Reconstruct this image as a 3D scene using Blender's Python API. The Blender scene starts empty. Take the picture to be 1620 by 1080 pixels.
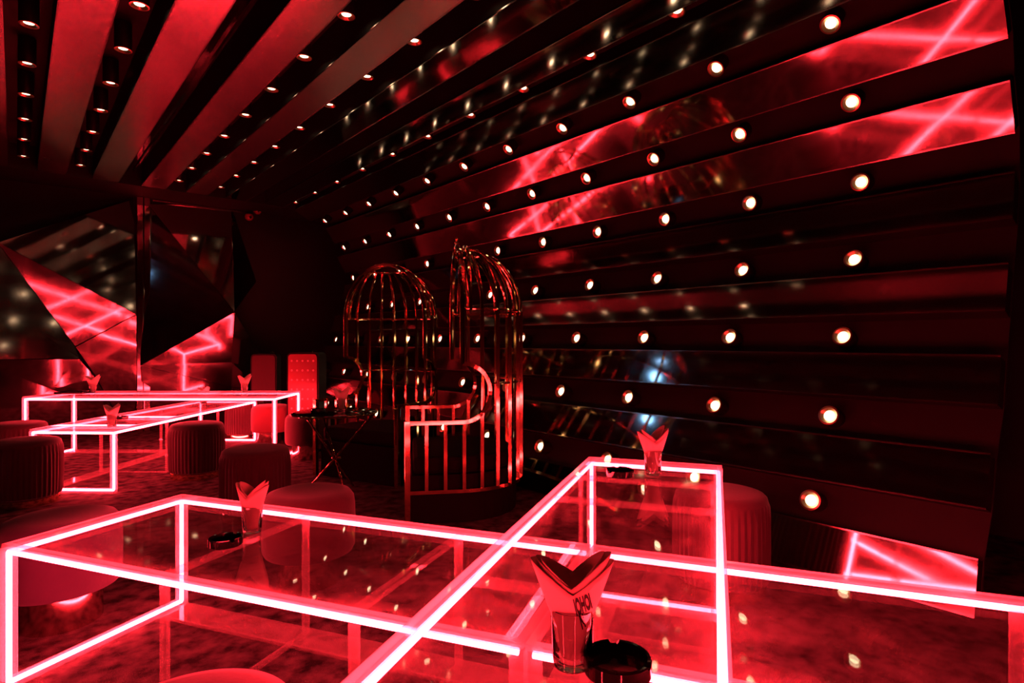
import bpy, bmesh, math, random
from mathutils import Vector, Matrix
random.seed(4)
R = math.radians
H = 1.65            # eye height
F = 930.0           # focal length in pixels of the 1620 px frame
YAW = 40.17         # camera heading, clockwise from the room's long axis
K = 1.47            # size of the slatted hall

# ------------------------------------------------------------ camera, world, exposure
sc = bpy.context.scene
cam_d = bpy.data.cameras.new('camera'); cam = bpy.data.objects.new('camera', cam_d)
sc.collection.objects.link(cam); sc.camera = cam
cam_d.sensor_width = 36; cam_d.lens = F / 1620 * 36; cam_d.clip_start = .02
cam.location = (0, 0, H); cam.rotation_euler = (R(90), 0, R(-YAW))
world = bpy.data.worlds.new('world'); sc.world = world; world.use_nodes = True
bg = world.node_tree.nodes['Background']; bg.inputs[0].default_value = (.02, 0, .002, 1); bg.inputs[1].default_value = .02
sc.view_settings.view_transform = 'Standard'; sc.view_settings.look = 'None'
sc.view_settings.exposure = 0.0; sc.view_settings.gamma = 1; sc.view_settings.use_curve_mapping = False
sc.cycles.max_bounces = 9; sc.cycles.diffuse_bounces = 3; sc.cycles.glossy_bounces = 5
sc.cycles.transmission_bounces = 6; sc.cycles.transparent_max_bounces = 40
sc.cycles.caustics_reflective = True; sc.cycles.blur_glossy = .3
sc.cycles.sample_clamp_indirect = 4; sc.cycles.use_denoising = True
TUBE_COL = (1.0, .023, .038); TUBE_STR = 105.0
LAMP_COL = (1.0, .74, .42); LAMP_STR = 7.0

# ------------------------------------------------------------ room frame
CA, SA = math.cos(R(YAW)), math.sin(R(YAW))
def rc(xc, zc):                      # metres right of / ahead of the viewpoint -> room x, y
    return (xc * CA + zc * SA, -xc * SA + zc * CA)
def rot(alpha):                      # direction measured in the viewpoint's plan -> room heading
    return R(alpha - YAW)

# ------------------------------------------------------------ materials
def mat(name, col=(.5, .5, .5), rough=.5, metal=0, spec=.5, sheen=0, coat=0):
    m = bpy.data.materials.new(name); m.use_nodes = True
    b = m.node_tree.nodes['Principled BSDF']
    b.inputs['Base Color'].default_value = (*col, 1); b.inputs['Roughness'].default_value = rough
    b.inputs['Metallic'].default_value = metal; b.inputs['Specular IOR Level'].default_value = spec
    b.inputs['Sheen Weight'].default_value = sheen; b.inputs['Coat Weight'].default_value = coat
    return m
def noise_bump(m, scale, strength, dist=.01, vec_scale=(1, 1, 1), detail=2, coord='Object', rough_var=None):
    nt = m.node_tree; b = nt.nodes['Principled BSDF']
    tc = nt.nodes.new('ShaderNodeTexCoord'); mp = nt.nodes.new('ShaderNodeMapping'); mp.inputs['Scale'].default_value = vec_scale
    n = nt.nodes.new('ShaderNodeTexNoise'); n.inputs['Scale'].default_value = scale; n.inputs['Detail'].default_value = detail
    bp = nt.nodes.new('ShaderNodeBump'); bp.inputs['Strength'].default_value = strength; bp.inputs['Distance'].default_value = dist
    nt.links.new(tc.outputs[coord], mp.inputs[0]); nt.links.new(mp.outputs[0], n.inputs['Vector'])
    nt.links.new(n.outputs[0], bp.inputs['Height']); nt.links.new(bp.outputs[0], b.inputs['Normal'])
    if rough_var:
        n2 = nt.nodes.new('ShaderNodeTexNoise'); n2.inputs['Scale'].default_value = scale * 5; n2.inputs['Detail'].default_value = 4
        mr = nt.nodes.new('ShaderNodeMapRange'); mr.inputs[3].default_value = rough_var[0]; mr.inputs[4].default_value = rough_var[1]
        nt.links.new(mp.outputs[0], n2.inputs['Vector']); nt.links.new(n2.outputs[0], mr.inputs[0]); nt.links.new(mr.outputs[0], b.inputs['Roughness'])
    return m
def noise_col(m, c1, c2, scale, vec_scale=(1, 1, 1), detail=4, lo=.35, hi=.65):
    nt = m.node_tree; b = nt.nodes['Principled BSDF']
    tc = nt.nodes.new('ShaderNodeTexCoord'); mp = nt.nodes.new('ShaderNodeMapping'); mp.inputs['Scale'].default_value = vec_scale
    n = nt.nodes.new('ShaderNodeTexNoise'); n.inputs['Scale'].default_value = scale; n.inputs['Detail'].default_value = detail
    cr = nt.nodes.new('ShaderNodeValToRGB'); cr.color_ramp.elements[0].position = lo; cr.color_ramp.elements[1].position = hi
    cr.color_ramp.elements[0].color = (*c1, 1); cr.color_ramp.elements[1].color = (*c2, 1)
    nt.links.new(tc.outputs['Object'], mp.inputs[0]); nt.links.new(mp.outputs[0], n.inputs['Vector'])
    nt.links.new(n.outputs[0], cr.inputs[0]); nt.links.new(cr.outputs[0], b.inputs['Base Color'])
    return m
M = {}
M['carpet'] = noise_bump(noise_col(mat('carpet', rough=.95, spec=.1), (.008, .006, .007), (.085, .062, .066), 9, (1, 1, 1), 6), 160, .8, .01)
M['black'] = mat('matt_black_paint', (.010, .008, .008), .6, spec=.2)
M['ceil'] = mat('dark_ceiling_paint', (.018, .014, .014), .6, spec=.2)
M['side'] = mat('slat_side_black', (.010, .008, .008), .6, spec=.2)
M['mirror'] = noise_bump(mat('mirror_steel', (.56, .48, .45), .1, 1), 1.1, .045, .05, (1, .5, 1), 2, rough_var=(.04, .10))
M['mirror_top'] = noise_bump(mat('brushed_mirror_steel', (.74, .62, .60), .2, 1), 1.0, .07, .05, (1, .5, 1), 1, rough_var=(.23, .29))
M['wallmirror'] = noise_bump(mat('faceted_mirror_steel', (.52, .45, .44), .1, 1), 1.5, .05, .05, (1, 1, .6), 2, rough_var=(.05, .12))
M['edge'] = mat('slat_edge_steel', (.5, .42, .40), .2, 1)
M['gold'] = mat('polished_gold', (.95, .66, .36), .09, 1)
M['chrome'] = mat('polished_rose_metal', (.85, .62, .55), .16, 1)
M['velvet'] = noise_bump(mat('velvet', (.038, .014, .018), .85, spec=.15, sheen=.25), 60, .25, .004)
M['velvet_red'] = noise_bump(mat('red_velvet', (.17, .038, .046), .8, spec=.15, sheen=.3), 60, .25, .004)
M['velvet_purple'] = noise_bump(mat('purple_velvet', (.05, .025, .06), .8, spec=.15, sheen=.25), 60, .25, .004)
M['sofa'] = mat('black_leather', (.004, .0035, .004), .8, spec=.05)
M['gloss'] = mat('black_gloss', (.008, .006, .007), .08, spec=.6)
M['paper'] = noise_bump(mat('napkin_paper', (.86, .66, .58), .9, spec=.1), 90, .2, .002)
M['ink'] = mat('black_ink', (.01, .01, .01), .8)
M['cabinet'] = noise_bump(mat('red_leatherette', (.26, .05, .055), .4, spec=.5), 40, .1, .004)
M['cabinet_dimmed'] = mat('dimmed_red_leatherette', (.06, .012, .014), .5, spec=.3)  # second cabinet's leatherette, its dim light put into a darker colour
M['stud'] = mat('pale_stud', (.7, .35, .35), .3, spec=.6)
M['lampbody'] = mat('lamp_black_metal', (.01, .009, .009), .35, spec=.4)
M['lampring'] = mat('lamp_ring_bronze', (.75, .42, .25), .3, 1)
def emit(name, col, s):
    m = bpy.data.materials.new(name); m.use_nodes = True; nt = m.node_tree
    nt.nodes.remove(nt.nodes['Principled BSDF']); e = nt.nodes.new('ShaderNodeEmission')
    e.inputs[0].default_value = (*col, 1); e.inputs[1].default_value = s
    nt.links.new(e.outputs[0], nt.nodes['Material Output'].inputs[0]); return m
M['tube'] = emit('red_neon', TUBE_COL, TUBE_STR)
M['lens'] = emit('warm_lamp', LAMP_COL, LAMP_STR)
def clear(name, haze, hazecol, rough=.02, tint=(1, 1, 1), ior=1.49, scratches=False, trans=.5):
    m = bpy.data.materials.new(name); m.use_nodes = True; nt = m.node_tree; N = nt.nodes.new; L = nt.links.new
    nt.nodes.remove(nt.nodes['Principled BSDF'])
    tr = N('ShaderNodeBsdfTransparent'); tr.inputs[0].default_value = (*tint, 1)
    gl = N('ShaderNodeBsdfGlossy'); gl.inputs['Roughness'].default_value = rough
    fr = N('ShaderNodeFresnel'); ge = N('ShaderNodeNewGeometry'); mi = N('ShaderNodeMapRange')     # same reflectance from both sides of the sheet
    mi.inputs[3].default_value = ior; mi.inputs[4].default_value = 1 / ior; L(ge.outputs['Backfacing'], mi.inputs[0]); L(mi.outputs[0], fr.inputs[0])
    m1 = N('ShaderNodeMixShader'); L(fr.outputs[0], m1.inputs[0]); L(tr.outputs[0], m1.inputs[1]); L(gl.outputs[0], m1.inputs[2])
    df = N('ShaderNodeBsdfDiffuse'); df.inputs[0].default_value = (*hazecol, 1)
    tl = N('ShaderNodeBsdfTranslucent'); tl.inputs[0].default_value = (*hazecol, 1)
    m2 = N('ShaderNodeMixShader'); m2.inputs[0].default_value = trans; L(df.outputs[0], m2.inputs[1]); L(tl.outputs[0], m2.inputs[2])
    m3 = N('ShaderNodeMixShader'); L(m1.outputs[0], m3.inputs[1]); L(m2.outputs[0], m3.inputs[2]); m3.inputs[0].default_value = haze
    if scratches:
        tc = N('ShaderNodeTexCoord'); mp = N('ShaderNodeMapping'); mp.inputs['Scale'].default_value = (1, 3.5, 1); mp.inputs['Rotation'].default_value = (0, 0, .4)
        n = N('ShaderNodeTexNoise'); n.inputs['Scale'].default_value = 2.2; n.inputs['Detail'].default_value = 7; n.inputs['Distortion'].default_value = 1.2
        mr = N('ShaderNodeMapRange'); mr.inputs[1].default_value = .38; mr.inputs[2].default_value = .75; mr.inputs[3].default_value = haze * .25; mr.inputs[4].default_value = haze * 2.4
        L(tc.outputs['Object'], mp.inputs[0]); L(mp.outputs[0], n.inputs['Vector']); L(n.outputs[0], mr.inputs[0]); L(mr.outputs[0], m3.inputs[0])
    L(m3.outputs[0], nt.nodes['Material Output'].inputs[0]); return m
M['acrylic'] = clear('clear_acrylic', .048, (1, .75, .75), .015, scratches=True)
M['acrylic_edge'] = clear('acrylic_polished_edge', .32, (1, .8, .8), .1)
M['acrylic_rib'] = clear('acrylic_rib', .16, (1, .75, .75), .06)
M['glass'] = mat('tumbler_glass', (1, 1, 1), .0)
M['glass'].node_tree.nodes['Principled BSDF'].inputs['Transmission Weight'].default_value = 1
M['glass'].node_tree.nodes['Principled BSDF'].inputs['IOR'].default_value = 1.45
M['smoke'] = clear('smoked_black', .02, (.1, .05, .05), .02, tint=(.1, .05, .06))

# ------------------------------------------------------------ mesh helpers
def V(*a): return Vector(a)
class MB:
    def __init__(s): s.bm = bmesh.new()
    def box(s, x0, x1, y0, y1, z0, z1):
        vs = [s.bm.verts.new((x, y, z)) for x in (x0, x1) for y in (y0, y1) for z in (z0, z1)]
        for f in ((0, 1, 3, 2), (4, 6, 7, 5), (0, 4, 5, 1), (2, 3, 7, 6), (0, 2, 6, 4), (1, 5, 7, 3)):
            s.bm.faces.new([vs[i] for i in f])
        return s
    def prism(s, pts, vec):
        a = [s.bm.verts.new(p) for p in pts]; b = [s.bm.verts.new(Vector(p) + Vector(vec)) for p in pts]
        n = len(a)
        s.bm.faces.new(a[::-1]); s.bm.faces.new(b)
        for i in range(n): s.bm.faces.new((a[i], a[(i + 1) % n], b[(i + 1) % n], b[i]))
        return s
    def lathe(s, prof, n=32, rfun=None, cap0=True, cap1=True, c=(0, 0, 0)):
        rings = []
        for j, (r, z) in enumerate(prof):
            ring = []
            for i in range(n):
                a = 2 * math.pi * i / n
                rr, zz = (rfun(a, r, z, j) if rfun else (r, z))
                ring.append(s.bm.verts.new((c[0] + rr * math.cos(a), c[1] + rr * math.sin(a), c[2] + zz)))
            rings.append(ring)
        for a, b in zip(rings, rings[1:]):
            for i in range(n): s.bm.faces.new((a[i], a[(i + 1) % n], b[(i + 1) % n], b[i]))
        if cap0: s.bm.faces.new(rings[0][::-1])
        if cap1: s.bm.faces.new(rings[-1])
        return s
    def tube(s, pts, r, n=10, closed=False, rfun=None, square=False):
        pts = [Vector(p) for p in pts]; m = len(pts); rings = []
        up = Vector((0, 0, 1)); prev = None
        if square: n = 4
        for i, p in enumerate(pts):
            if closed: t = pts[(i + 1) % m] - pts[i - 1]
            else: t = pts[min(i + 1, m - 1)] - pts[max(i - 1, 0)]
            t.normalize()
            if prev is None:
                ref = up if abs(t.z) < .9 else Vector((1, 0, 0))
                x = t.cross(ref).normalized()
            else:
                x = (prev - t * prev.dot(t)).normalized()
            prev = x; y = t.cross(x)
            rr = rfun(i) if rfun else r
            o = math.pi / 4 if square else 0; q = rr * (1.25 if square else 1)
            rings.append([s.bm.verts.new(p + x * q * math.cos(2 * math.pi * k / n + o) + y * q * math.sin(2 * math.pi * k / n + o)) for k in range(n)])
        prs = list(zip(rings, rings[1:])) + ([(rings[-1], rings[0])] if closed else [])
        for a, b in prs:
            for k in range(n): s.bm.faces.new((a[k], a[(k + 1) % n], b[(k + 1) % n], b[k]))
        if not closed: s.bm.faces.new(rings[0][::-1]); s.bm.faces.new(rings[-1])
        return s
    def build(s, name, m, parent=None, smooth=False, bevel=0):
        bmesh.ops.recalc_face_normals(s.bm, faces=s.bm.faces)
        me = bpy.data.meshes.new(name); s.bm.to_mesh(me); s.bm.free()
        for q in (m if isinstance(m, list) else [m]): me.materials.append(q)
        if smooth:
            me.polygons.foreach_set('use_smooth', [True] * len(me.polygons))
            me.set_sharp_from_angle(angle=R(38))
        o = bpy.data.objects.new(name, me); sc.collection.objects.link(o)
        if parent: o.parent = parent
        if bevel:
            b = o.modifiers.new('bevel', 'BEVEL'); b.width = bevel; b.segments = 2; b.limit_method = 'ANGLE'
        return o
def tag(o, label=None, cat=None, group=None, kind=None):
    if label: o['label'] = label
    if cat: o['category'] = cat
    if group: o['group'] = group
    if kind: o['kind'] = kind
    return o
def empty(name, loc, rz=0, rotm=None):
    o = bpy.data.objects.new(name, None); sc.collection.objects.link(o); o.empty_display_size = .1
    o.location = loc
    if rotm is not None: o.rotation_mode = 'QUATERNION'; o.rotation_quaternion = rotm
    else: o.rotation_euler = (0, 0, rz)
    return o
def copy_tree(o, parent=None):
    c = o.copy(); sc.collection.objects.link(c)
    if parent: c.parent = parent
    for ch in list(o.children): copy_tree(ch, c)
    return c
ORD = 'first second third fourth fifth sixth seventh eighth ninth tenth eleventh twelfth thirteenth fourteenth'.split()
def project(x, y, z):
    xc, zc = x * CA - y * SA, x * SA + y * CA
    if zc < .05: return None
    return 810 + F * xc / zc, 540 - F * (z - H) / zc

# ------------------------------------------------------------ the hall: floor, walls, ceiling
YN, YF, YW = .59 * K, 8.0 * K, 8.68 * K
XL, YB, XR = -6.5, -4.5, 4.35 * K
ZC = H + 2.07 * K; ZS = H + 1.81 * K
tag(MB().box(XL, XR, YB, YW, -.1, 0).build('floor', M['carpet']), kind='structure')
tag(MB().box(XL, XR, YB, YW, ZC, ZC + .1).build('ceiling', M['ceil']), kind='structure')
tag(MB().box(XL - .1, XL, YB, YW, 0, ZC).build('wall_left', M['black']), kind='structure')
tag(MB().box(XL, XR, YB - .1, YB, 0, ZC).build('wall_back', M['black']), kind='structure')
tag(MB().box(XL, XR, YW, YW + .1, 0, ZC).build('wall_far', M['black']), kind='structure')
tag(MB().box(XR, XR + .1, YB, YW, 0, ZC).build('wall_right', M['black']), kind='structure')
tag(MB().box(XL, XR, YF + .04, YW, ZS, ZC).build('trim_1', M['black']), kind='structure')     # soffit over the far wall
wa = Vector((.35 * K, YW - .06, ZS - .12)); 
tag(MB().box(1.95, 3.5, YW - .075, YW - .05, ZS - .045, ZS - .02).build('trim_2', M['edge']), kind='structure')  # bright strip added to stand for the lit lower edge of the soffit

# cross-section of the slats (x, z above eye): upper edge, lower edge, depth of the box
SL = [((2.92, -.869), (2.86, -1.075), .10), ((3.13, -.475), (3.05, -.687), .11), ((3.32, -.064), (3.26, -.273), .12),
      ((3.47, .356), (3.40, .1455), .12), ((3.61, .801), (3.56, .583), .12), ((3.50, 1.198), (3.61, .991), .12),
      ((3.33, 1.582), (3.46, 1.390), .12), ((2.89, 1.777), (3.10, 1.663), .15), ((2.50, 1.81), (2.735, 1.795), .22)]
CE = [(2.03, 2.275), (1.58, 1.81), (1.12, 1.356), (.652, .887), (.176, .415), (-.30, -.06), (-.77, -.53), (-1.24, -1.00), (-1.71, -1.47)]
sec = []
for a, b, t in SL:
    a = V(a[0] * K, H + a[1] * K); b = V(b[0] * K, H + b[1] * K)
    d = (a - b).normalized(); n = V(d.y, -d.x)       # outward (away from the room)
    sec.append((a, b, n, t * K))
def slat_mesh(a, b, n, t, y0, y1):
    mb = MB(); 
    mb.prism([(a.x, y0, a.y), (b.x, y0, b.y), (b.x + n.x * t, y0, b.y + n.y * t), (a.x + n.x * t, y0, a.y + n.y * t)], (0, y1 - y0, 0))
    return mb
FLOORWORD = ['lowest', 'second from the floor', 'third from the floor', 'fourth from the floor', 'fifth from the floor', 'sixth from the floor', 'seventh from the floor', 'eighth from the floor', 'ninth from the floor, nearly on the ceiling']
def build_slat(a, b, n, t, y0, y1, label, group, mt='mirror'):
    r = empty('mirror_batten', (0, 0, 0)); tag(r, label, 'slat', group)
    f = .006
    slat_mesh(a + n * f, b + n * f, n, t - f - .004, y0 + .004, y1 - .004).build('box_side', M['side'], r)
    d = (a - b)
    face = MB()
    face.prism([(a.x, y0, a.y), (b.x, y0, b.y), (b.x + n.x * f, y0, b.y + n.y * f), (a.x + n.x * f, y0, a.y + n.y * f)], (0, y1 - y0, 0))
    face.build('mirror_face', M[mt], r)
    dn = d.normalized() * .009; e = f * 1.8
    for q, s_ in ((a, 1), (b, -1)):
        p0, p1 = q - dn * (.2 if s_ > 0 else 1) * 1 - n * .003, q + dn * (1 if s_ > 0 else .2) - n * .003
        MB().prism([(p0.x, y0, p0.y), (p1.x, y0, p1.y), (p1.x + n.x * e, y0, p1.y + n.y * e), (p0.x + n.x * e, y0, p0.y + n.y * e)], (0, y1 - y0, 0)).build('edge_strip', M['edge'], r)
for i, (a, b, n, t) in enumerate(sec):
    build_slat(a, b, n, t, YN, YF, 'long mirrored steel slat on the curved wall, %s' % FLOORWORD[i], 'mirrored slats of the curved wall')
cw = ['tenth', 'eleventh', 'twelfth', 'thirteenth', 'fourteenth']
CL = ['first along from the curved wall', 'second along from the curved wall', 'third along, beside the track recess', 'fourth along, past the track recess', 'fifth along, the widest and reddest', 'at the picture\'s left edge, cut off', 'just beyond the left edge', 'two beyond the left edge', 'three beyond the left edge']
for i, (x0, x1) in enumerate(CE):
    a, b = V(x0 * K, ZS), V(x1 * K, ZS)
    build_slat(a, b, V(0, 1), .26 * K - .002, -1.2 if i > 1 else YN, YF, 'long mirrored ceiling slat, %s' % CL[i], 'mirrored slats of the ceiling', 'mirror_top' if i else 'mirror')
# backing behind the slats of the curved wall
bp = [V(sec[0][1].x + .16 * K, 0.0), sec[0][1] + sec[0][2] * sec[0][3]]
for i, (a, b, n, t) in enumerate(sec):
    if i: bp.append(b + n * t)
    bp.append(a + n * t)
bp.append(V(2.36 * K, ZC - .01))
prof = [(p.x, YN, p.y) for p in bp] + [(p.x + .05, YN, p.y + .03) for p in bp[::-1]]
prof[-1] = (bp[0].x + .05, YN, 0)
bk = MB()
for i in range(len(bp) - 1):
    p, q = bp[i], bp[i + 1]; n_ = V((p - q).y, -(p - q).x).normalized() * -1
    n_ = V(-(p - q).y, (p - q).x).normalized()
    if n_.x < 0 and n_.y <= 0: n_ = -n_
    bk.prism([(p.x, YN, p.y), (q.x, YN, q.y), (q.x + .04, YN, q.y + .02), (p.x + .04, YN, p.y + .02)], (0, YF - YN, 0))
tag(bk.build('wall_curved', M['ceil']), kind='structure')
# black recessed lighting track between two ceiling slats
tr = empty('ceiling_track', (1.0 * K, 0, ZC)); tag(tr, 'black double lighting track recessed between two mirrored ceiling slats', 'lighting track')
MB().box(-.06, .06, 1.5, YF - .1, -.16, -.002).build('channel', M['gloss'], tr)
for s_ in (-1, 1): MB().box(s_ * .045 - .012, s_ * .045 + .012, 1.5, YF - .1, -.19, -.162).build('rail', M['gloss'], tr)

# ------------------------------------------------------------ spotlights
def make_spot(kind):
    r = empty(kind, (0, 0, 0)); L = .17 * K if kind == 'ceiling_spotlight' else .085 * K
    # local +Z points into the room (beam direction); body runs back to z = -L
    MB().lathe([(.074, -L), (.074, -.006), (.07, 0)], 24, cap1=False).build('lamp_body', M['lampbody'], r, True)
    MB().lathe([(.07, 0), (.074, .004), (.062, .006), (.040, -.014)], 24, cap0=False, cap1=False).build('trim_ring', M['lampring'], r, True)
    MB().lathe([(.0395, -.0135), (.026, -.009), (.001, -.008)], 20, cap0=False).build('lens', M['lens'], r, True)
    return r
spot_w, spot_c = make_spot('wall_spotlight'), make_spot('ceiling_spotlight')
used = {'w': False, 'c': False}
def put_spot(which, loc, d, label, group):
    proto = spot_w if which == 'w' else spot_c
    r = copy_tree(proto) if used[which] else proto
    used[which] = True
    r.rotation_mode = 'QUATERNION'; r.rotation_quaternion = Vector((0, 0, 1)).rotation_difference(d)
    r.location = loc; tag(r, label, 'spotlight', group)
WROW = ['just above the lowest mirrored wall slat', 'above the second mirrored wall slat from the floor', 'above the third mirrored wall slat from the floor',
        'above the fourth mirrored wall slat from the floor', 'above the fifth mirrored wall slat from the floor', 'above the sixth mirrored wall slat from the floor',
        'above the seventh mirrored wall slat', 'above the eighth mirrored wall slat']
rows = []
for i in range(8):
    a, b = sec[i][0], sec[i + 1][1]; n = (sec[i][2] + sec[i + 1][2]).normalized(); t = min(sec[i][3], sec[i + 1][3])
    mid = (a + b) / 2 + n * (t - .083 * K)
    rows.append(('w', mid, -n, WROW[i], 'spotlights on the curved wall'))
for xm, w in ((1.922, 'between the first and second ceiling slats'), (1.470, 'between the second and third ceiling slats'),
              (.533, 'between the fourth and fifth ceiling slats'), (.06, 'left of the fifth ceiling slat'),
              (-.415, 'left of the sixth ceiling slat'), (-.885, 'left of the seventh ceiling slat')):
    rows.append(('c', V(xm * K, H + 1.893 * K), V(0, -1), w, 'spotlights hanging from the ceiling'))
for wh, p, d, w, g in rows:
    cnt = 0
    for j in range(11):
        y = (1.27 + .655 * j) * K
        if y > YF - .1: break
        q = project(p.x, y, p.y)
        if p.x > 0 and (q is None or not (-15 < q[0] < 1640 and -22 < q[1] < 1100)): continue
        if p.x < 0 and j < 2: continue
        put_spot(wh, (p.x, y, p.y), Vector((d.x, 0, d.y)), '%s spotlight from the near end, %s' % (ORD[cnt], w), g)
        cnt += 1

# ------------------------------------------------------------ faceted mirror panels of the far wall
def wp(x, y, d):
    u, v = (x - 810) / F, (y - 540) / F
    rx, ry = rc(u, 1); s = (YW - d) / ry
    return Vector((rx * s, ry * s, H - v * s))
PV = {'p0': (-4, 383, .96), 'tl': (212, 314, .02), 'p1': (216, 497, .50), 'm': (119, 548, .44), 'n': (152, 597, .28), 'o': (184, 655, .08),
      'b0': (217, 660, .04), 'l0': (-40, 569, 1.0), 'le': (-40, 569, .14), 'ke': (126, 567, .30), 'l1': (-40, 690, .06), 'q': (371, 493, .60), 'f0': (233, 322, .04), 'f1': (222, 578, .20),
      'g0': (366, 326, .04), 'h0': (406, 446, .04), 'i0': (432, 592, .40), 'i1': (424, 625, .38), 'j1': (222, 660, .06), 'k': (126, 567, .40)}
def P(k): x, y, d = PV[k]; return wp(x, y, d)
panels = [
 (['p0', 'tl', 'p1'], 'large dark triangular mirror panel reflecting rows of ceiling lamps, left of the pilaster'),
 (['p0', 'p1', 'm'], 'bright red slanting mirror panel running down to the pilaster'),
 (['m', 'p1', 'b0', 'o', 'n'], 'brightest red mirror panel, low beside the pilaster'),
 (['p0', 'm', 'k', 'l0'], 'dark mirror panel at the left edge of the far wall'),
 (['le', 'ke', 'n', 'o', 'l1'], 'lowest left mirror panel, orange at the edge with neon reflections'),
 (['f0', 'q', 'f1'], 'large dark triangular mirror panel right of the pilaster'),
 (['f0', 'g0', 'q'], 'narrow red mirror panel high on the far wall above the dark triangle'),
 (['g0', 'h0', 'q'], 'small dim mirror panel, rightmost of the high ones'),
 (['q', 'i0', 'i1', 'f1'], 'dark red mirror panel low on the right of the far wall'),
 (['f1', 'i1', 'j1'], 'lowest mirror panel right of the pilaster, behind the back tables')]
for ks, lab in panels:
    pts = [P(k) for k in ks]
    c = sum(pts, Vector()) / len(pts)
    nrm = (pts[1] - pts[0]).cross(pts[2] - pts[0]).normalized()
    if nrm.y > 0: nrm = -nrm
    ins = [p + (c - p).normalized() * .012 for p in pts]
    r = empty('faceted_mirror', (c.x, c.y, c.z)); tag(r, lab, 'mirror panel', 'faceted mirror panels of the far wall')
    loc = [p - c for p in ins]
    # fan from the centroid keeps non-flat polygons tidy
    mb = MB(); f_ = [mb.bm.verts.new(p) for p in loc]; g_ = [mb.bm.verts.new(p - nrm * .03) for p in loc]
    cf, cg = mb.bm.verts.new((0, 0, 0)), mb.bm.verts.new(-nrm * .03); k_ = len(f_)
    for i in range(k_):
        j = (i + 1) % k_
        mb.bm.faces.new((f_[i], f_[j], cf)); mb.bm.faces.new((g_[j], g_[i], cg)); mb.bm.faces.new((f_[j], f_[i], g_[i], g_[j]))
    mb.build('mirror_face', M['wallmirror'], r)
    # ribs back to the wall hold the folded sheet
    fr = MB(); w = [Vector((p.x, YW - c.y, p.z)) for p in loc]
    for i in range(k_):
        j = (i + 1) % k_; a, b = loc[i] - nrm * .031, loc[j] - nrm * .031
        if (w[i] - a).length < .02 and (w[j] - b).length < .02: continue
        vs = [fr.bm.verts.new(p) for p in (a, b, w[j], w[i])]; fr.bm.faces.new(vs)
    o = fr.build('side_return', M['side'], r)
for x, lab in ((219, 'left'), (228, 'right')):
    pass
pl = empty('pilaster', wp(225, 700, 0)); tag(pl, 'narrow vertical metal pilaster between the faceted mirror panels', 'pilaster')
pl.location.z = 0
for s_ in (-1, 1): MB().box(s_ * .055 - .05, s_ * .055 + .05, -.16, -.002, .0, ZS - .01).build('fluted_strip', M['wallmirror'], pl, bevel=.008)
MB().box(-.02, .02, -.12, -.002, .0, ZS - .01).build('groove', M['side'], pl)

# ------------------------------------------------------------ neon acrylic tables
def make_table(name, L, W, h, bars, label, group, loc, rz, skip_panels=(), lit=(True, True)):
    r = empty(name, (*rc(*loc), 0), rot(rz)); tag(r, label, 'table', group)
    t = .018; e = .028; q = .012
    MB().box(e, L - e, e, W - e, h - t, h - .001).build('tabletop', M['acrylic'], r)
    # polished thick edges of the top
    ed = MB(); ed.box(0, L, 0, e, h - t - .004, h); ed.box(0, L, W - e, W, h - t - .004, h); ed.box(0, e, e, W - e, h - t - .004, h); ed.box(L - e, L, e, W - e, h - t - .004, h)
    ed.build('polished_edge', M['acrylic_edge'], r)
    zt = h - t - .006 - q - .004
    c = .020
    runs = [((c, c), (L - c, c)), ((c, W - c), (L - c, W - c))]
    if lit[0]: runs.append(((c, c), (c, W - c)))
    if lit[1]: runs.append(((L - c, c), (L - c, W - c)))
    for (p0, p1) in runs:
        MB().tube([(*p0, zt), (*p1, zt)], q, 10).build('light_tube', M['tube'], r, True)
    for (x, y) in ((c, c), (L - c, c), (c, W - c), (L - c, W - c)):
        lg = MB(); s = .024
        lg.box(x - s, x + s, y - s, y + s, .0, h - t - .005)
        l = lg.build('leg', M['acrylic_rib'], r)
        if lit[0 if x == c else 1]: MB().tube([(x, y, .03), (x, y, zt)], q, 10).build('light_tube', M['tube'], l, True)
    for x in (c, L - c):
        b_ = MB().box(x - .022, x + .022, c + .026, W - c - .026, .0, .045).build('end_rail', M['acrylic_rib'], r)
        if lit[0 if x == c else 1]: MB().tube([(x, c, .028), (x, W - c, .028)], q, 10).build('light_tube', M['tube'], b_, True)
    for i, x in enumerate(bars):
        MB().box(x - .02, x + .02, e, W - e, h - t - .022, h - t).build('cross_bar', M['acrylic_rib'], r)
        if i in skip_panels: continue
        for y in (.05, W - .05):
            MB().box(x - .02, x + .02, y - .009, y + .009, .0, h - t - .023).build('upright', M['acrylic_rib'], r)
        MB().box(x - .02, x + .02, .06, W - .06, .0, .012).build('foot_strip', M['acrylic_rib'], r)
    for y in (W - .10,):
        MB().box(.06, L - .06, y - .09, y + .09, .012, .022).build('base_strip', M['acrylic_rib'], r)
        MB().box(.06, L - .06, y - .099, y - .091, .0, .022).build('strip_edge', M['acrylic_rib'], r)
    return r
def corner(xc, zc, alpha, back):      # front-left corner from the back-left one
    a = R(alpha); return (xc + back * math.sin(a), zc - back * math.cos(a))
G1 = 'neon-edged acrylic tables'
LOWH, HIH = .69, .905
al = -20.5; a_ = R(al)
B = (-2.079, 3.704); A = corner(*B, al, .978)
make_table('acrylic_table', 2.62, .978, LOWH, (1.0, 1.95), 'clear acrylic table with red neon edges, at the front left', G1, A, al, lit=(True, False))
c3 = (A[0] + 2.63 * math.cos(a_), A[1] + 2.63 * math.sin(a_))
make_table('acrylic_table', 2.62, .978, LOWH, (1.6,), 'low neon-edged acrylic table running off the right edge', G1, c3, al, lit=(False, True))
alr = -19.1
C_ = (.499, 3.807); W_r, L_r = .81, 3.05
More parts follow.
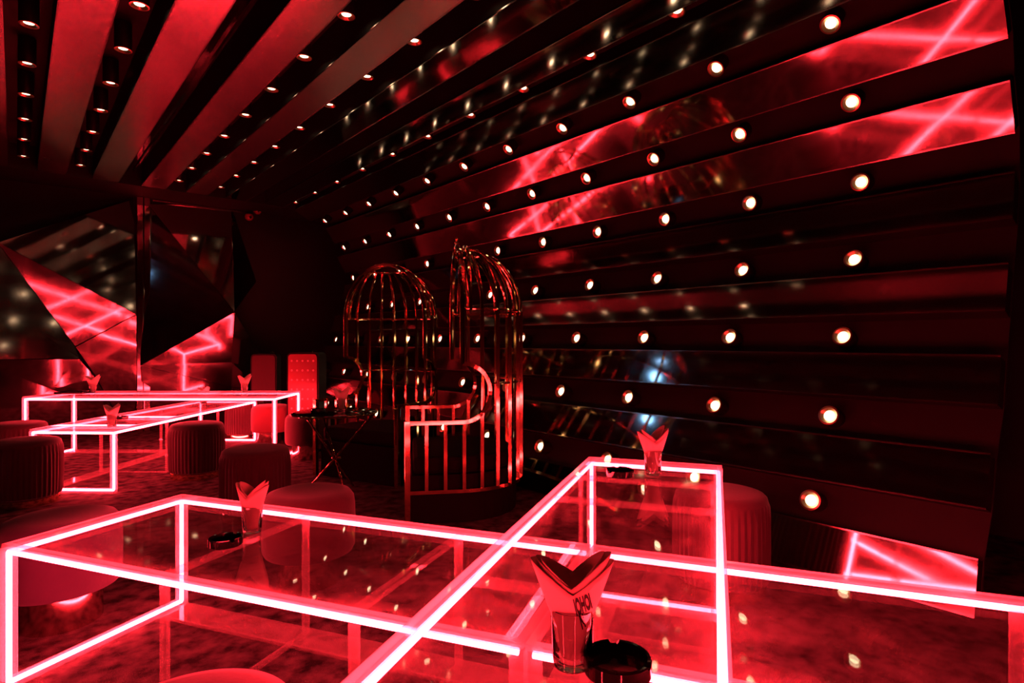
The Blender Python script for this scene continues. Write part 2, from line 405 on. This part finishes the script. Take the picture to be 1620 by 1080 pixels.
# the tall one runs towards the viewer: its local x axis points along its length
ar = R(alr)
near_left = (C_[0] + math.sin(ar) * L_r, C_[1] - math.cos(ar) * L_r)
near_right = (near_left[0] + W_r * math.cos(ar), near_left[1] + W_r * math.sin(ar))
make_table('acrylic_table', L_r, W_r, HIH, (1.05, 2.10, 2.58), 'tall neon-edged acrylic table crossing over the two low front ones', G1, near_right, alr + 90, skip_panels=(0, 1))
make_table('acrylic_table', 3.42, .93, HIH, (1.15, 2.3), 'tall long neon-edged acrylic table at the back, before the mirror panels', G1, (-6.62, 7.95), 0, skip_panels=(0, 1))
al3 = -2; L3, W3 = 3.3, .95
nr3 = (-4.33, 6.40)
make_table('acrylic_table', L3, W3, LOWH, (1.0, 2.2), 'low neon-edged acrylic table passing under the tall back one', G1, nr3, al3 + 90)

# ------------------------------------------------------------ poufs
def make_pleated():
    r = empty('pleated_pouf', (0, 0, 0)); n = 180
    def rf(a, rad, z, j):
        k = 1 + .016 * math.sin(a * 45) * (1 if z < .585 and rad > .2 else 0) + .006 * math.sin(a * 13 + z * 7) * (1 if z < .585 and rad > .2 else 0)
        return rad * k, z
    MB().lathe([(.27, .078), (.296, .088), (.305, .13), (.308, .3), (.308, .50), (.303, .57), (.298, .60)], n, rf, cap1=False).build('pleated_side', M['velvet'], r, True)
    MB().lathe([(.298, .60), (.292, .625), (.275, .642), (.24, .652), (.15, .658), (.05, .66)], 64, cap0=False).build('seat_top', M['velvet'], r, True)
    MB().lathe([(.282, 0), (.286, .004), (.286, .072), (.282, .0765)], 48).build('base_ring', M['gold'], r, True)
    return r
def make_drum(mt):
    r = empty('drum_pouf', (0, 0, 0))
    MB().lathe([(.25, .205), (.29, .212), (.305, .24), (.308, .40), (.306, .52), (.298, .575), (.272, .61), (.22, .626), (.12, .632), (.03, .633)], 72).build('seat_cushion', mt, r, True)
    MB().lathe([(.205, 0), (.208, .005), (.208, .205)], 64).build('drum_base', M['chrome'], r, True)
    tt = MB(); tt.tube([(.308 * math.cos(a), .308 * math.sin(a), .575) for a in [i * math.pi / 32 for i in range(64)]], .005, 6, closed=True)
    return r
pp = make_pleated(); first = [True]
def put_pleated(xc, zc, rz, label):
    r = pp if first[0] else copy_tree(pp); first[0] = False
    x, y = rc(xc, zc); r.location = (x, y, 0); r.rotation_euler = (0, 0, rz)
    tag(r, label, 'pouf', 'pleated velvet poufs')
put_pleated(-3.87, 7.22, .3, 'dark pleated velvet pouf beside the low back table, gold base ring showing')
put_pleated(-2.42, 5.55, 1.1, 'pleated red velvet pouf behind the front left table, left of the round table')
put_pleated(-4.98, 6.02, 2.0, 'dark pleated velvet pouf at the left edge, nearest of the two there')
put_pleated(-6.10, 7.25, .7, 'reddish pleated pouf at the left edge, behind the darker one')
put_pleated(1.40, 3.95, .2, 'dark pleated pouf tucked behind the far end of the tall front table')
put_pleated(-4.60, 10.12, .9, 'pleated pouf behind the back tables, seen through their acrylic')
drums = [(-2.67, 3.48, M['velvet_purple'], 'purple velvet drum pouf at the left end of the front table'),
         (-1.40, 4.06, M['velvet'], 'red velvet drum pouf behind the front left table, before the round table'),
         (-.885, 1.60, M['velvet_red'], 'bright red velvet drum pouf at the bottom edge, in front of the table'),
         (-2.90, 8.35, M['velvet'], 'velvet drum pouf standing below the studded red cabinet'),
         (-3.885, 9.5, M['velvet_red'], 'small-looking red drum pouf behind the back tables')]
for x_, z_, m_, l_ in drums:
    r = make_drum(m_); x, y = rc(x_, z_); r.location = (x, y, 0); tag(r, l_, 'pouf', 'drum-based velvet poufs')

# ------------------------------------------------------------ birdcage booths
RAD, SIDE, Z0, ZA, ZR, ZM = .655, .49, .30, .92, 1.95, 1.26
def upt(a, z, side=1):      # a = distance along the U from the front corner of one side
    arc = math.pi * RAD
    if a < SIDE: p = (a, -RAD)
    elif a < SIDE + arc:
        t = (a - SIDE) / RAD; p = (SIDE + RAD * math.sin(t), -RAD * math.cos(t))
    else: p = (SIDE - (a - SIDE - arc), RAD)
    return Vector((p[0], p[1] * side, z))
def make_cage(knob):
    r = empty('birdcage_booth', (0, 0, 0)); T = 2 * SIDE + math.pi * RAD; g = M['gold']; br = .0175
    rc_ = (1.45 - ZA) / 2; zc = (1.45 + ZA) / 2
    base = [upt(T * i / 60, Z0) for i in range(61)]
    MB().tube(base, .018, square=True).build('base_rail', g, r)
    ring = [upt(SIDE + math.pi * RAD * i / 40, ZR) for i in range(41)]
    MB().tube(ring, .014, 8).build('dome_ring', g, r, True)
    MB().tube([upt(SIDE + rc_ + (math.pi * RAD - 2 * rc_) * i / 36, ZM) for i in range(37)], .013, 8).build('middle_ring', g, r, True)
    # crown ring
    zt, rt = ZR + RAD * math.cos(R(26)), RAD * math.sin(R(26))
    MB().tube([(SIDE + rt * math.sin(R(180 * i / 24)), -rt * math.cos(R(180 * i / 24)), zt) for i in range(25)], .013, 8).build('crown_ring', g, r, True)
    # arch round the opening, two tubes joined
    for dx in (0, .075):
        arch = [(SIDE + dx, -RAD * (1 if dx == 0 else .995), 1.45 if dx == 0 else ZR - .02)]
        arch += [(SIDE + dx, -RAD * math.cos(R(t)), ZR + RAD * math.sin(R(t))) for t in range(0, 181, 6)]
        arch += [(SIDE + dx, RAD * (1 if dx == 0 else .995), 1.45 if dx == 0 else ZR - .02)]
        MB().tube(arch, .026 if dx == 0 else .018, 8).build('opening_arch', g, r, True)
    for s in (-1, 1):
        sd = -s    # side sign for upt
        cur = [upt(SIDE + rc_ * math.cos(R(t)), zc + rc_ * math.sin(R(t)), sd) for t in range(90, -91, -8)]
        cur += [upt(SIDE * (1 - i / 6), ZA, sd) for i in range(1, 7)]
        MB().tube(cur, .019, square=True).build('arm_rail', g, r)
        MB().box(-.026, .026, -s * -RAD - .026, -s * -RAD + .026, 0, ZA + .02).build('front_post', g, r, bevel=.004)
    nb = 18
    for i in range(1, nb):
        a = T * i / nb; aa = min(a, T - a); lo = Z0
        segs = []
        if aa <= SIDE: segs = [(Z0, ZA)]
        elif aa < SIDE + rc_:
            dz = math.sqrt(max(0, rc_ ** 2 - (aa - SIDE) ** 2)); segs = [(Z0, zc - dz), (zc + dz, ZR)]
        else: segs = [(Z0, ZR)]
        for lo, hi in segs: MB().tube([upt(a, lo), upt(a, hi)], br, square=True).build('bar', g, r)
        if aa > SIDE:
            t = (a - SIDE) / RAD
            MB().tube([(SIDE + RAD * math.cos(R(e)) * math.sin(t), -RAD * math.cos(R(e)) * math.cos(t), ZR + RAD * math.sin(R(e))) for e in range(0, 66, 8)], br * .9, 8).build('dome_rib', g, r, True)
    fin = MB()
    if knob: fin.lathe([(.022, -.02), (.03, .0), (.018, .02), (.026, .04), (.012, .06), (.02, .08), (.004, .10)], 14, c=(SIDE, 0, ZR + RAD)).build('finial', g, r, True)
    return r
def make_sofa():
    r = empty('booth_sofa', (0, 0, 0)); q = RAD - .05
    def ush(q, x0): return [(x0, -q)] + [(SIDE + q * math.sin(R(t)), -q * math.cos(R(t))) for t in range(0, 181, 10)] + [(x0, q)]
    MB().prism([(x, y, 0) for x, y in ush(q, .03)], (0, 0, .44)).build('plinth', M['sofa'], r, bevel=.01)
    MB().prism([(x, y, .441) for x, y in ush(q - .01, .05)], (0, 0, .16)).build('seat_cushion', M['sofa'], r, bevel=.04)
    return r
def put_cage(xc, zc, alpha, lab, lab2, z=0):
    c = make_cage(alpha < 30); x, y = rc(xc, zc); c.location = (x, y, z); c.rotation_euler = (0, 0, rot(alpha)); tag(c, lab, 'cage booth', 'gold birdcage booths')
    s = make_sofa(); s.location = (x, y, z); s.rotation_euler = c.rotation_euler; tag(s, lab2, 'sofa', 'sofas inside the birdcages')
put_cage(-1.045, 5.88, 10, 'gold birdcage booth seen from its side, nearest the tall front table', 'black booth sofa inside the birdcage seen from its side')
put_cage(-1.854, 6.93, 60, 'gold birdcage booth with its arched opening turned to us, behind the round table', 'black booth sofa inside the birdcage behind the round table')

# ------------------------------------------------------------ round side table
x, y = rc(-1.93, 6.40)
rt = empty('round_side_table', (x, y, 0), rot(0)); tag(rt, 'small round black side table on three crossed gold bamboo legs', 'side table')
MB().lathe([(.43, .865), (.44, .868), (.44, .885), (.43, .888)], 56).build('tabletop', M['gloss'], rt, True)
MB().tube([(.447 * math.cos(i * math.pi / 28), .447 * math.sin(i * math.pi / 28), .874) for i in range(56)], .009, 8, closed=True).build('gold_rim', M['gold'], rt, True)
for k in range(3):
    a = R(5 + 120 * k); b = a + math.pi + .12
    p0, p1 = Vector((.42 * math.cos(a), .42 * math.sin(a), .86)), Vector((.33 * math.cos(b), .33 * math.sin(b), .0))
    off = Vector((math.cos(a + 1.57), math.sin(a + 1.57), 0)) * .016
    N_ = 40
    MB().tube([p0.lerp(p1, i / N_) + off for i in range(N_ + 1)], .011, 8, rfun=lambda i: .011 * (1.45 if i % 5 == 0 else 1)).build('leg', M['gold'], rt, True)
MB().tube([(.045 * math.cos(i * math.pi / 10) + .02, .045 * math.sin(i * math.pi / 10), .385) for i in range(20)], .010, 8, closed=True).build('leg_collar', M['gold'], rt, True)

# ------------------------------------------------------------ tumblers with napkins, ashtrays
def make_tumbler():
    return MB().lathe([(.036, 0), (.042, .003), (.0445, .02), (.050, .135), (.0475, .135), (.042, .024), (.036, .016), (.004, .014)], 40).build('tumbler', M['glass'], None, True)
def nap(z):
    g = max(0, (z - .10) / .16)
    return (.027 + .012 * min(1, z / .12) + .062 * g ** .9), (.022 + .014 * min(1, z / .12) + .016 * g)
def make_napkins(seed, logo=False, layers=3):
    rnd = random.Random(seed); r = empty('napkin_bundle', (0, 0, 0))
    for q in range(layers):
        bm = bmesh.new(); nu, nv = 48, 10; sc_ = 1 - .13 * q; tw = rnd.uniform(-.25, .25) * (q > 0); dh = .004 * q + rnd.uniform(0, .012) * (q > 0)
        rows_ = []
        for j in range(nv + 1):
            f = j / nv; row = []
            for i in range(nu):
                a = 2 * math.pi * i / nu
                cx, sy = math.cos(a), math.sin(a)
                top = .190 + .055 * abs(cx) ** 1.1 - (.012 if sy < 0 else 0) * abs(sy) ** .8 + dh + .008 * cx * (1 if q else 0)
                z = .020 + (top - .020) * f
                ax, ay = nap(z)
                pinch = 1 - .07 * abs(math.sin(a * 2)) * max(0, (z - .11) / .15)
                row.append(bm.verts.new((ax * cx * sc_ * pinch, ay * sy * sc_ * pinch, z)))
            rows_.append(row)
        for a_r, b_r in zip(rows_, rows_[1:]):
            for i in range(nu): bm.faces.new((a_r[i], a_r[(i + 1) % nu], b_r[(i + 1) % nu], b_r[i]))
        mb = MB(); mb.bm.free(); mb.bm = bm
        o = mb.build('napkin', M['paper'], r, True)
        s = o.modifiers.new('thickness', 'SOLIDIFY'); s.thickness = .0016; s.offset = 0
        o.rotation_euler = (0, 0, tw)
    if logo:
        for txt, zz, xx in (('IOHOI', .134, .008), ('N', .098, .021)):
            cu = bpy.data.curves.new('printed_logo', 'FONT'); cu.body = txt; cu.size = .026; cu.offset = .0012; cu.extrude = .0003; cu.align_x = 'LEFT'
            to = bpy.data.objects.new('tmp', cu); sc.collection.objects.link(to)
            dg = bpy.context.evaluated_depsgraph_get(); me = bpy.data.meshes.new_from_object(to.evaluated_get(dg))
            bpy.data.objects.remove(to)
            me.materials.clear(); me.materials.append(M['ink'])
            for v_ in me.vertices:
                u_, w_ = v_.co.x * .52, v_.co.y * 2.0
                lx = xx + u_ * .96 - w_ * .22; lz = zz + w_ * .96 + u_ * .36
                ax, ay = nap(lz)
                an = math.acos(max(-1, min(1, lx / ax))); pin = 1 - .07 * abs(math.sin(an * 2)) * max(0, (lz - .11) / .15)
                v_.co = (lx, -(ay * math.sin(an) * pin) - .0024 - v_.co.z, lz)
            o = bpy.data.objects.new('printed_logo', me); sc.collection.objects.link(o); o.parent = r
    return r
def make_ashtray():
    n = 72
    def rf(a, r_, z, j):
        k = min(abs(((a - c + math.pi) % (2 * math.pi)) - math.pi) for c in (R(95), R(215), R(335)))
        if j in (2, 3, 4) and k < R(8): z -= .009
        return r_, z
    return MB().lathe([(.068, 0), (.075, .004), (.0755, .036), (.073, .039), (.066, .038), (.062, .012), (.02, .010)], n, rf).build('ashtray', M['gloss'], None, True)
tum = make_tumbler(); ash = make_ashtray(); fu = {'t': True, 'a': True}
def put_tumbler(xc, zc, z, turn, where, seed, logo=False, layers=3, who='napkins', s=1.0):
    x, y = rc(xc, zc)
    t = tum if fu['t'] else copy_tree(tum); fu['t'] = False
    t.location = (x, y, z + .0005); tag(t, 'glass tumbler of napkins %s' % where, 'glass', 'tumblers holding napkins')
    b = make_napkins(seed, logo, layers); b.location = (x, y, z + .0005); b.rotation_euler = (0, 0, rot(turn))
    tag(b, 'folded paper napkins fanned in the glass %s' % where, 'napkins', 'napkin bundles in tumblers')
def put_ash(xc, zc, z, rz, label):
    x, y = rc(xc, zc); a = ash if fu['a'] else copy_tree(ash); fu['a'] = False
    a.location = (x, y, z + .0005); a.rotation_euler = (0, 0, rz); tag(a, label, 'ashtray', 'black ashtrays')
def on(px, py, z):          # where a line of sight meets a table top at height z
    zc = (H - z) * F / (py - 540); return (px - 810) / F * zc, zc
put_tumbler(*on(399, 842, LOWH), LOWH, -15, 'on the front left table', 1)
put_tumbler(*on(1033, 750, HIH), HIH, 12, 'at the far end of the tall front table', 2)
put_tumbler(*on(905, 1052, HIH), HIH, -4, 'nearest, with a black printed logo', 3, logo=True)
put_tumbler(*on(540, 649, .888), .888, 8, 'on the round side table', 4)
put_tumbler(*on(387, 620.5, HIH), HIH, 30, 'at the right end of the tall back table', 5)
put_tumbler(*on(322, 638, LOWH), LOWH, 5, 'at the far end of the low back table', 6)
put_tumbler(*on(177, 675, LOWH), LOWH, 0, 'at the near end of the low back table', 7)
put_tumbler(*on(147, 621.5, HIH), HIH, 20, 'at the left end of the tall back table', 8)
put_ash(*on(357, 862, LOWH), LOWH, rot(-15), 'round black ashtray beside the napkin glass on the front left table')
put_ash(*on(981, 753, HIH), HIH, rot(0), 'round black ashtray at the far end of the tall front table')
put_ash(*on(977, 1064, HIH), HIH, rot(-8), 'largest-looking round black ashtray, beside the nearest napkin glass')
put_ash(*on(192, 663, LOWH), LOWH, rot(40), 'small-looking black ashtray on the low back table')
x, y = rc(*on(503, 652, .888)); a = copy_tree(ash); a.location = (x, y, .8885); tag(a, 'black ashtray on the round side table', 'ashtray', 'black ashtrays')
x, y = rc(*on(118, 622, HIH)); tr_ = empty('serving_tray', (x, y, HIH + .0005), rot(0)); tag(tr_, 'flat black tray lying on the tall back table', 'tray')
MB().box(-.2, .2, -.13, .13, 0, .012).build('tray_bed', M['gloss'], tr_, bevel=.004)
rim = MB()
for b_ in ((-.2, .2, -.13, -.12), (-.2, .2, .12, .13), (-.2, -.19, -.12, .12), (.19, .2, -.12, .12)): rim.box(*b_, .012, .03)
rim.build('raised_rim', M['gloss'], tr_)

# ------------------------------------------------------------ red studded cabinets at the back
def rrect(w, z0, z1, rad, n=8):
    pts = []
    for cx, cz, s in ((w / 2 - rad, z1 - rad, 0), (-w / 2 + rad, z1 - rad, 90)):
        pts += [(cx + rad * math.cos(R(s + 90 * i / n)), cz + rad * math.sin(R(s + 90 * i / n))) for i in range(n + 1)]
    return pts + [(-w / 2, z0), (w / 2, z0)]
def cabinet(xc, zc, w, top, alpha, label, studs):
    x, y = rc(xc, zc); r = empty('studded_cabinet', (x, y, 0), rot(alpha)); tag(r, label, 'cabinet', 'red rounded cabinets')
    MB().prism([(px, 0, pz) for px, pz in rrect(w, 0, top, .07)], (0, .38, 0)).build('case', M['black'], r, True)
    MB().prism([(px, -.02, pz) for px, pz in rrect(w - .05, .06, top - .025, .055)], (0, .0195, 0)).build('front_panel', M['cabinet' if studs else 'cabinet_dimmed'], r)
    if studs:
        mb = MB()
        for i in range(5):
            for j in range(8):
                mb.lathe([(.016, 0), (.013, .007), (.004, .010)], 10, c=(-.5 * (w - .16) + (w - .16) * i / 4, 0, 0))
                for v_ in list(mb.bm.verts)[-30:]:
                    zz = v_.co.z; yy = v_.co.y; v_.co.z = top - .13 - j * .15 + yy; v_.co.y = -.0205 - zz
        mb.build('stud_rows', M['stud'], r, True)
    hd = MB(); hd.tube([(w * .15, .2, top - .005), (w * .15, .2, top + .03), (w * .3, .2, top + .03), (w * .3, .2, top - .005)], .008, 8); hd.build('top_handle', M['gold'], r, True)
cabinet(-3.30, 9.28, .50, 1.475, 0, 'red studded cabinet with rounded top corners, behind the tall back table', True)
cabinet(-4.54, 10.75, .45, 1.42, 10, 'dimmer rounded red cabinet beside the mirror panels, left of the studded one', False)

# ------------------------------------------------------------ small fittings under the soffit
for px, py, lab in ((393, 343, 'lower left of the pair of small round cameras under the ceiling'), (406, 333, 'upper right of the pair of small round cameras under the ceiling')):
    p = wp(px, py, .12); r = empty('dome_camera', (p.x, p.y, p.z)); tag(r, lab, 'camera', 'pair of small ceiling cameras')
    MB().box(-.02, .02, 0, .12, -.02, .02).build('bracket', M['black'], r)
    m_ = MB(); m_.lathe([(.004, -.085), (.05, -.07), (.078, -.03), (.08, .0), (.07, .04), (.03, .06)], 20, c=(0, -.05, 0)); m_.build('housing', M['cabinet'], r, True)
    m_ = MB(); m_.tube([(0, -.115, -.02), (0, -.15, -.035)], .022, 12); m_.build('camera_lens', M['gloss'], r, True)

# blue stage light hanging from the ceiling on the left, aimed across at the slatted wall
p = Vector((-.55, 7.9, ZC)); r = empty('stage_light', tuple(p)); tag(r, 'blue-white stage light hanging from the ceiling, off to the left', 'stage light')
aim = Vector((.78, -.45, -.40)).normalized(); q = Vector((0, 0, -.55))
MB().tube([(0, 0, -.002), (0, 0, -.46)], .02, 10).build('hanging_rod', M['lampbody'], r, True)
MB().tube([q - aim * .16, q + aim * .10], .12, 24, rfun=lambda i: .09 if i == 0 else .12).build('housing', M['lampbody'], r, True)
MB().tube([q + aim * .101, q + aim * .106], .105, 24).build('lens', emit('blue_stage_lens', (.22, .55, 1.0), 12), r, True)
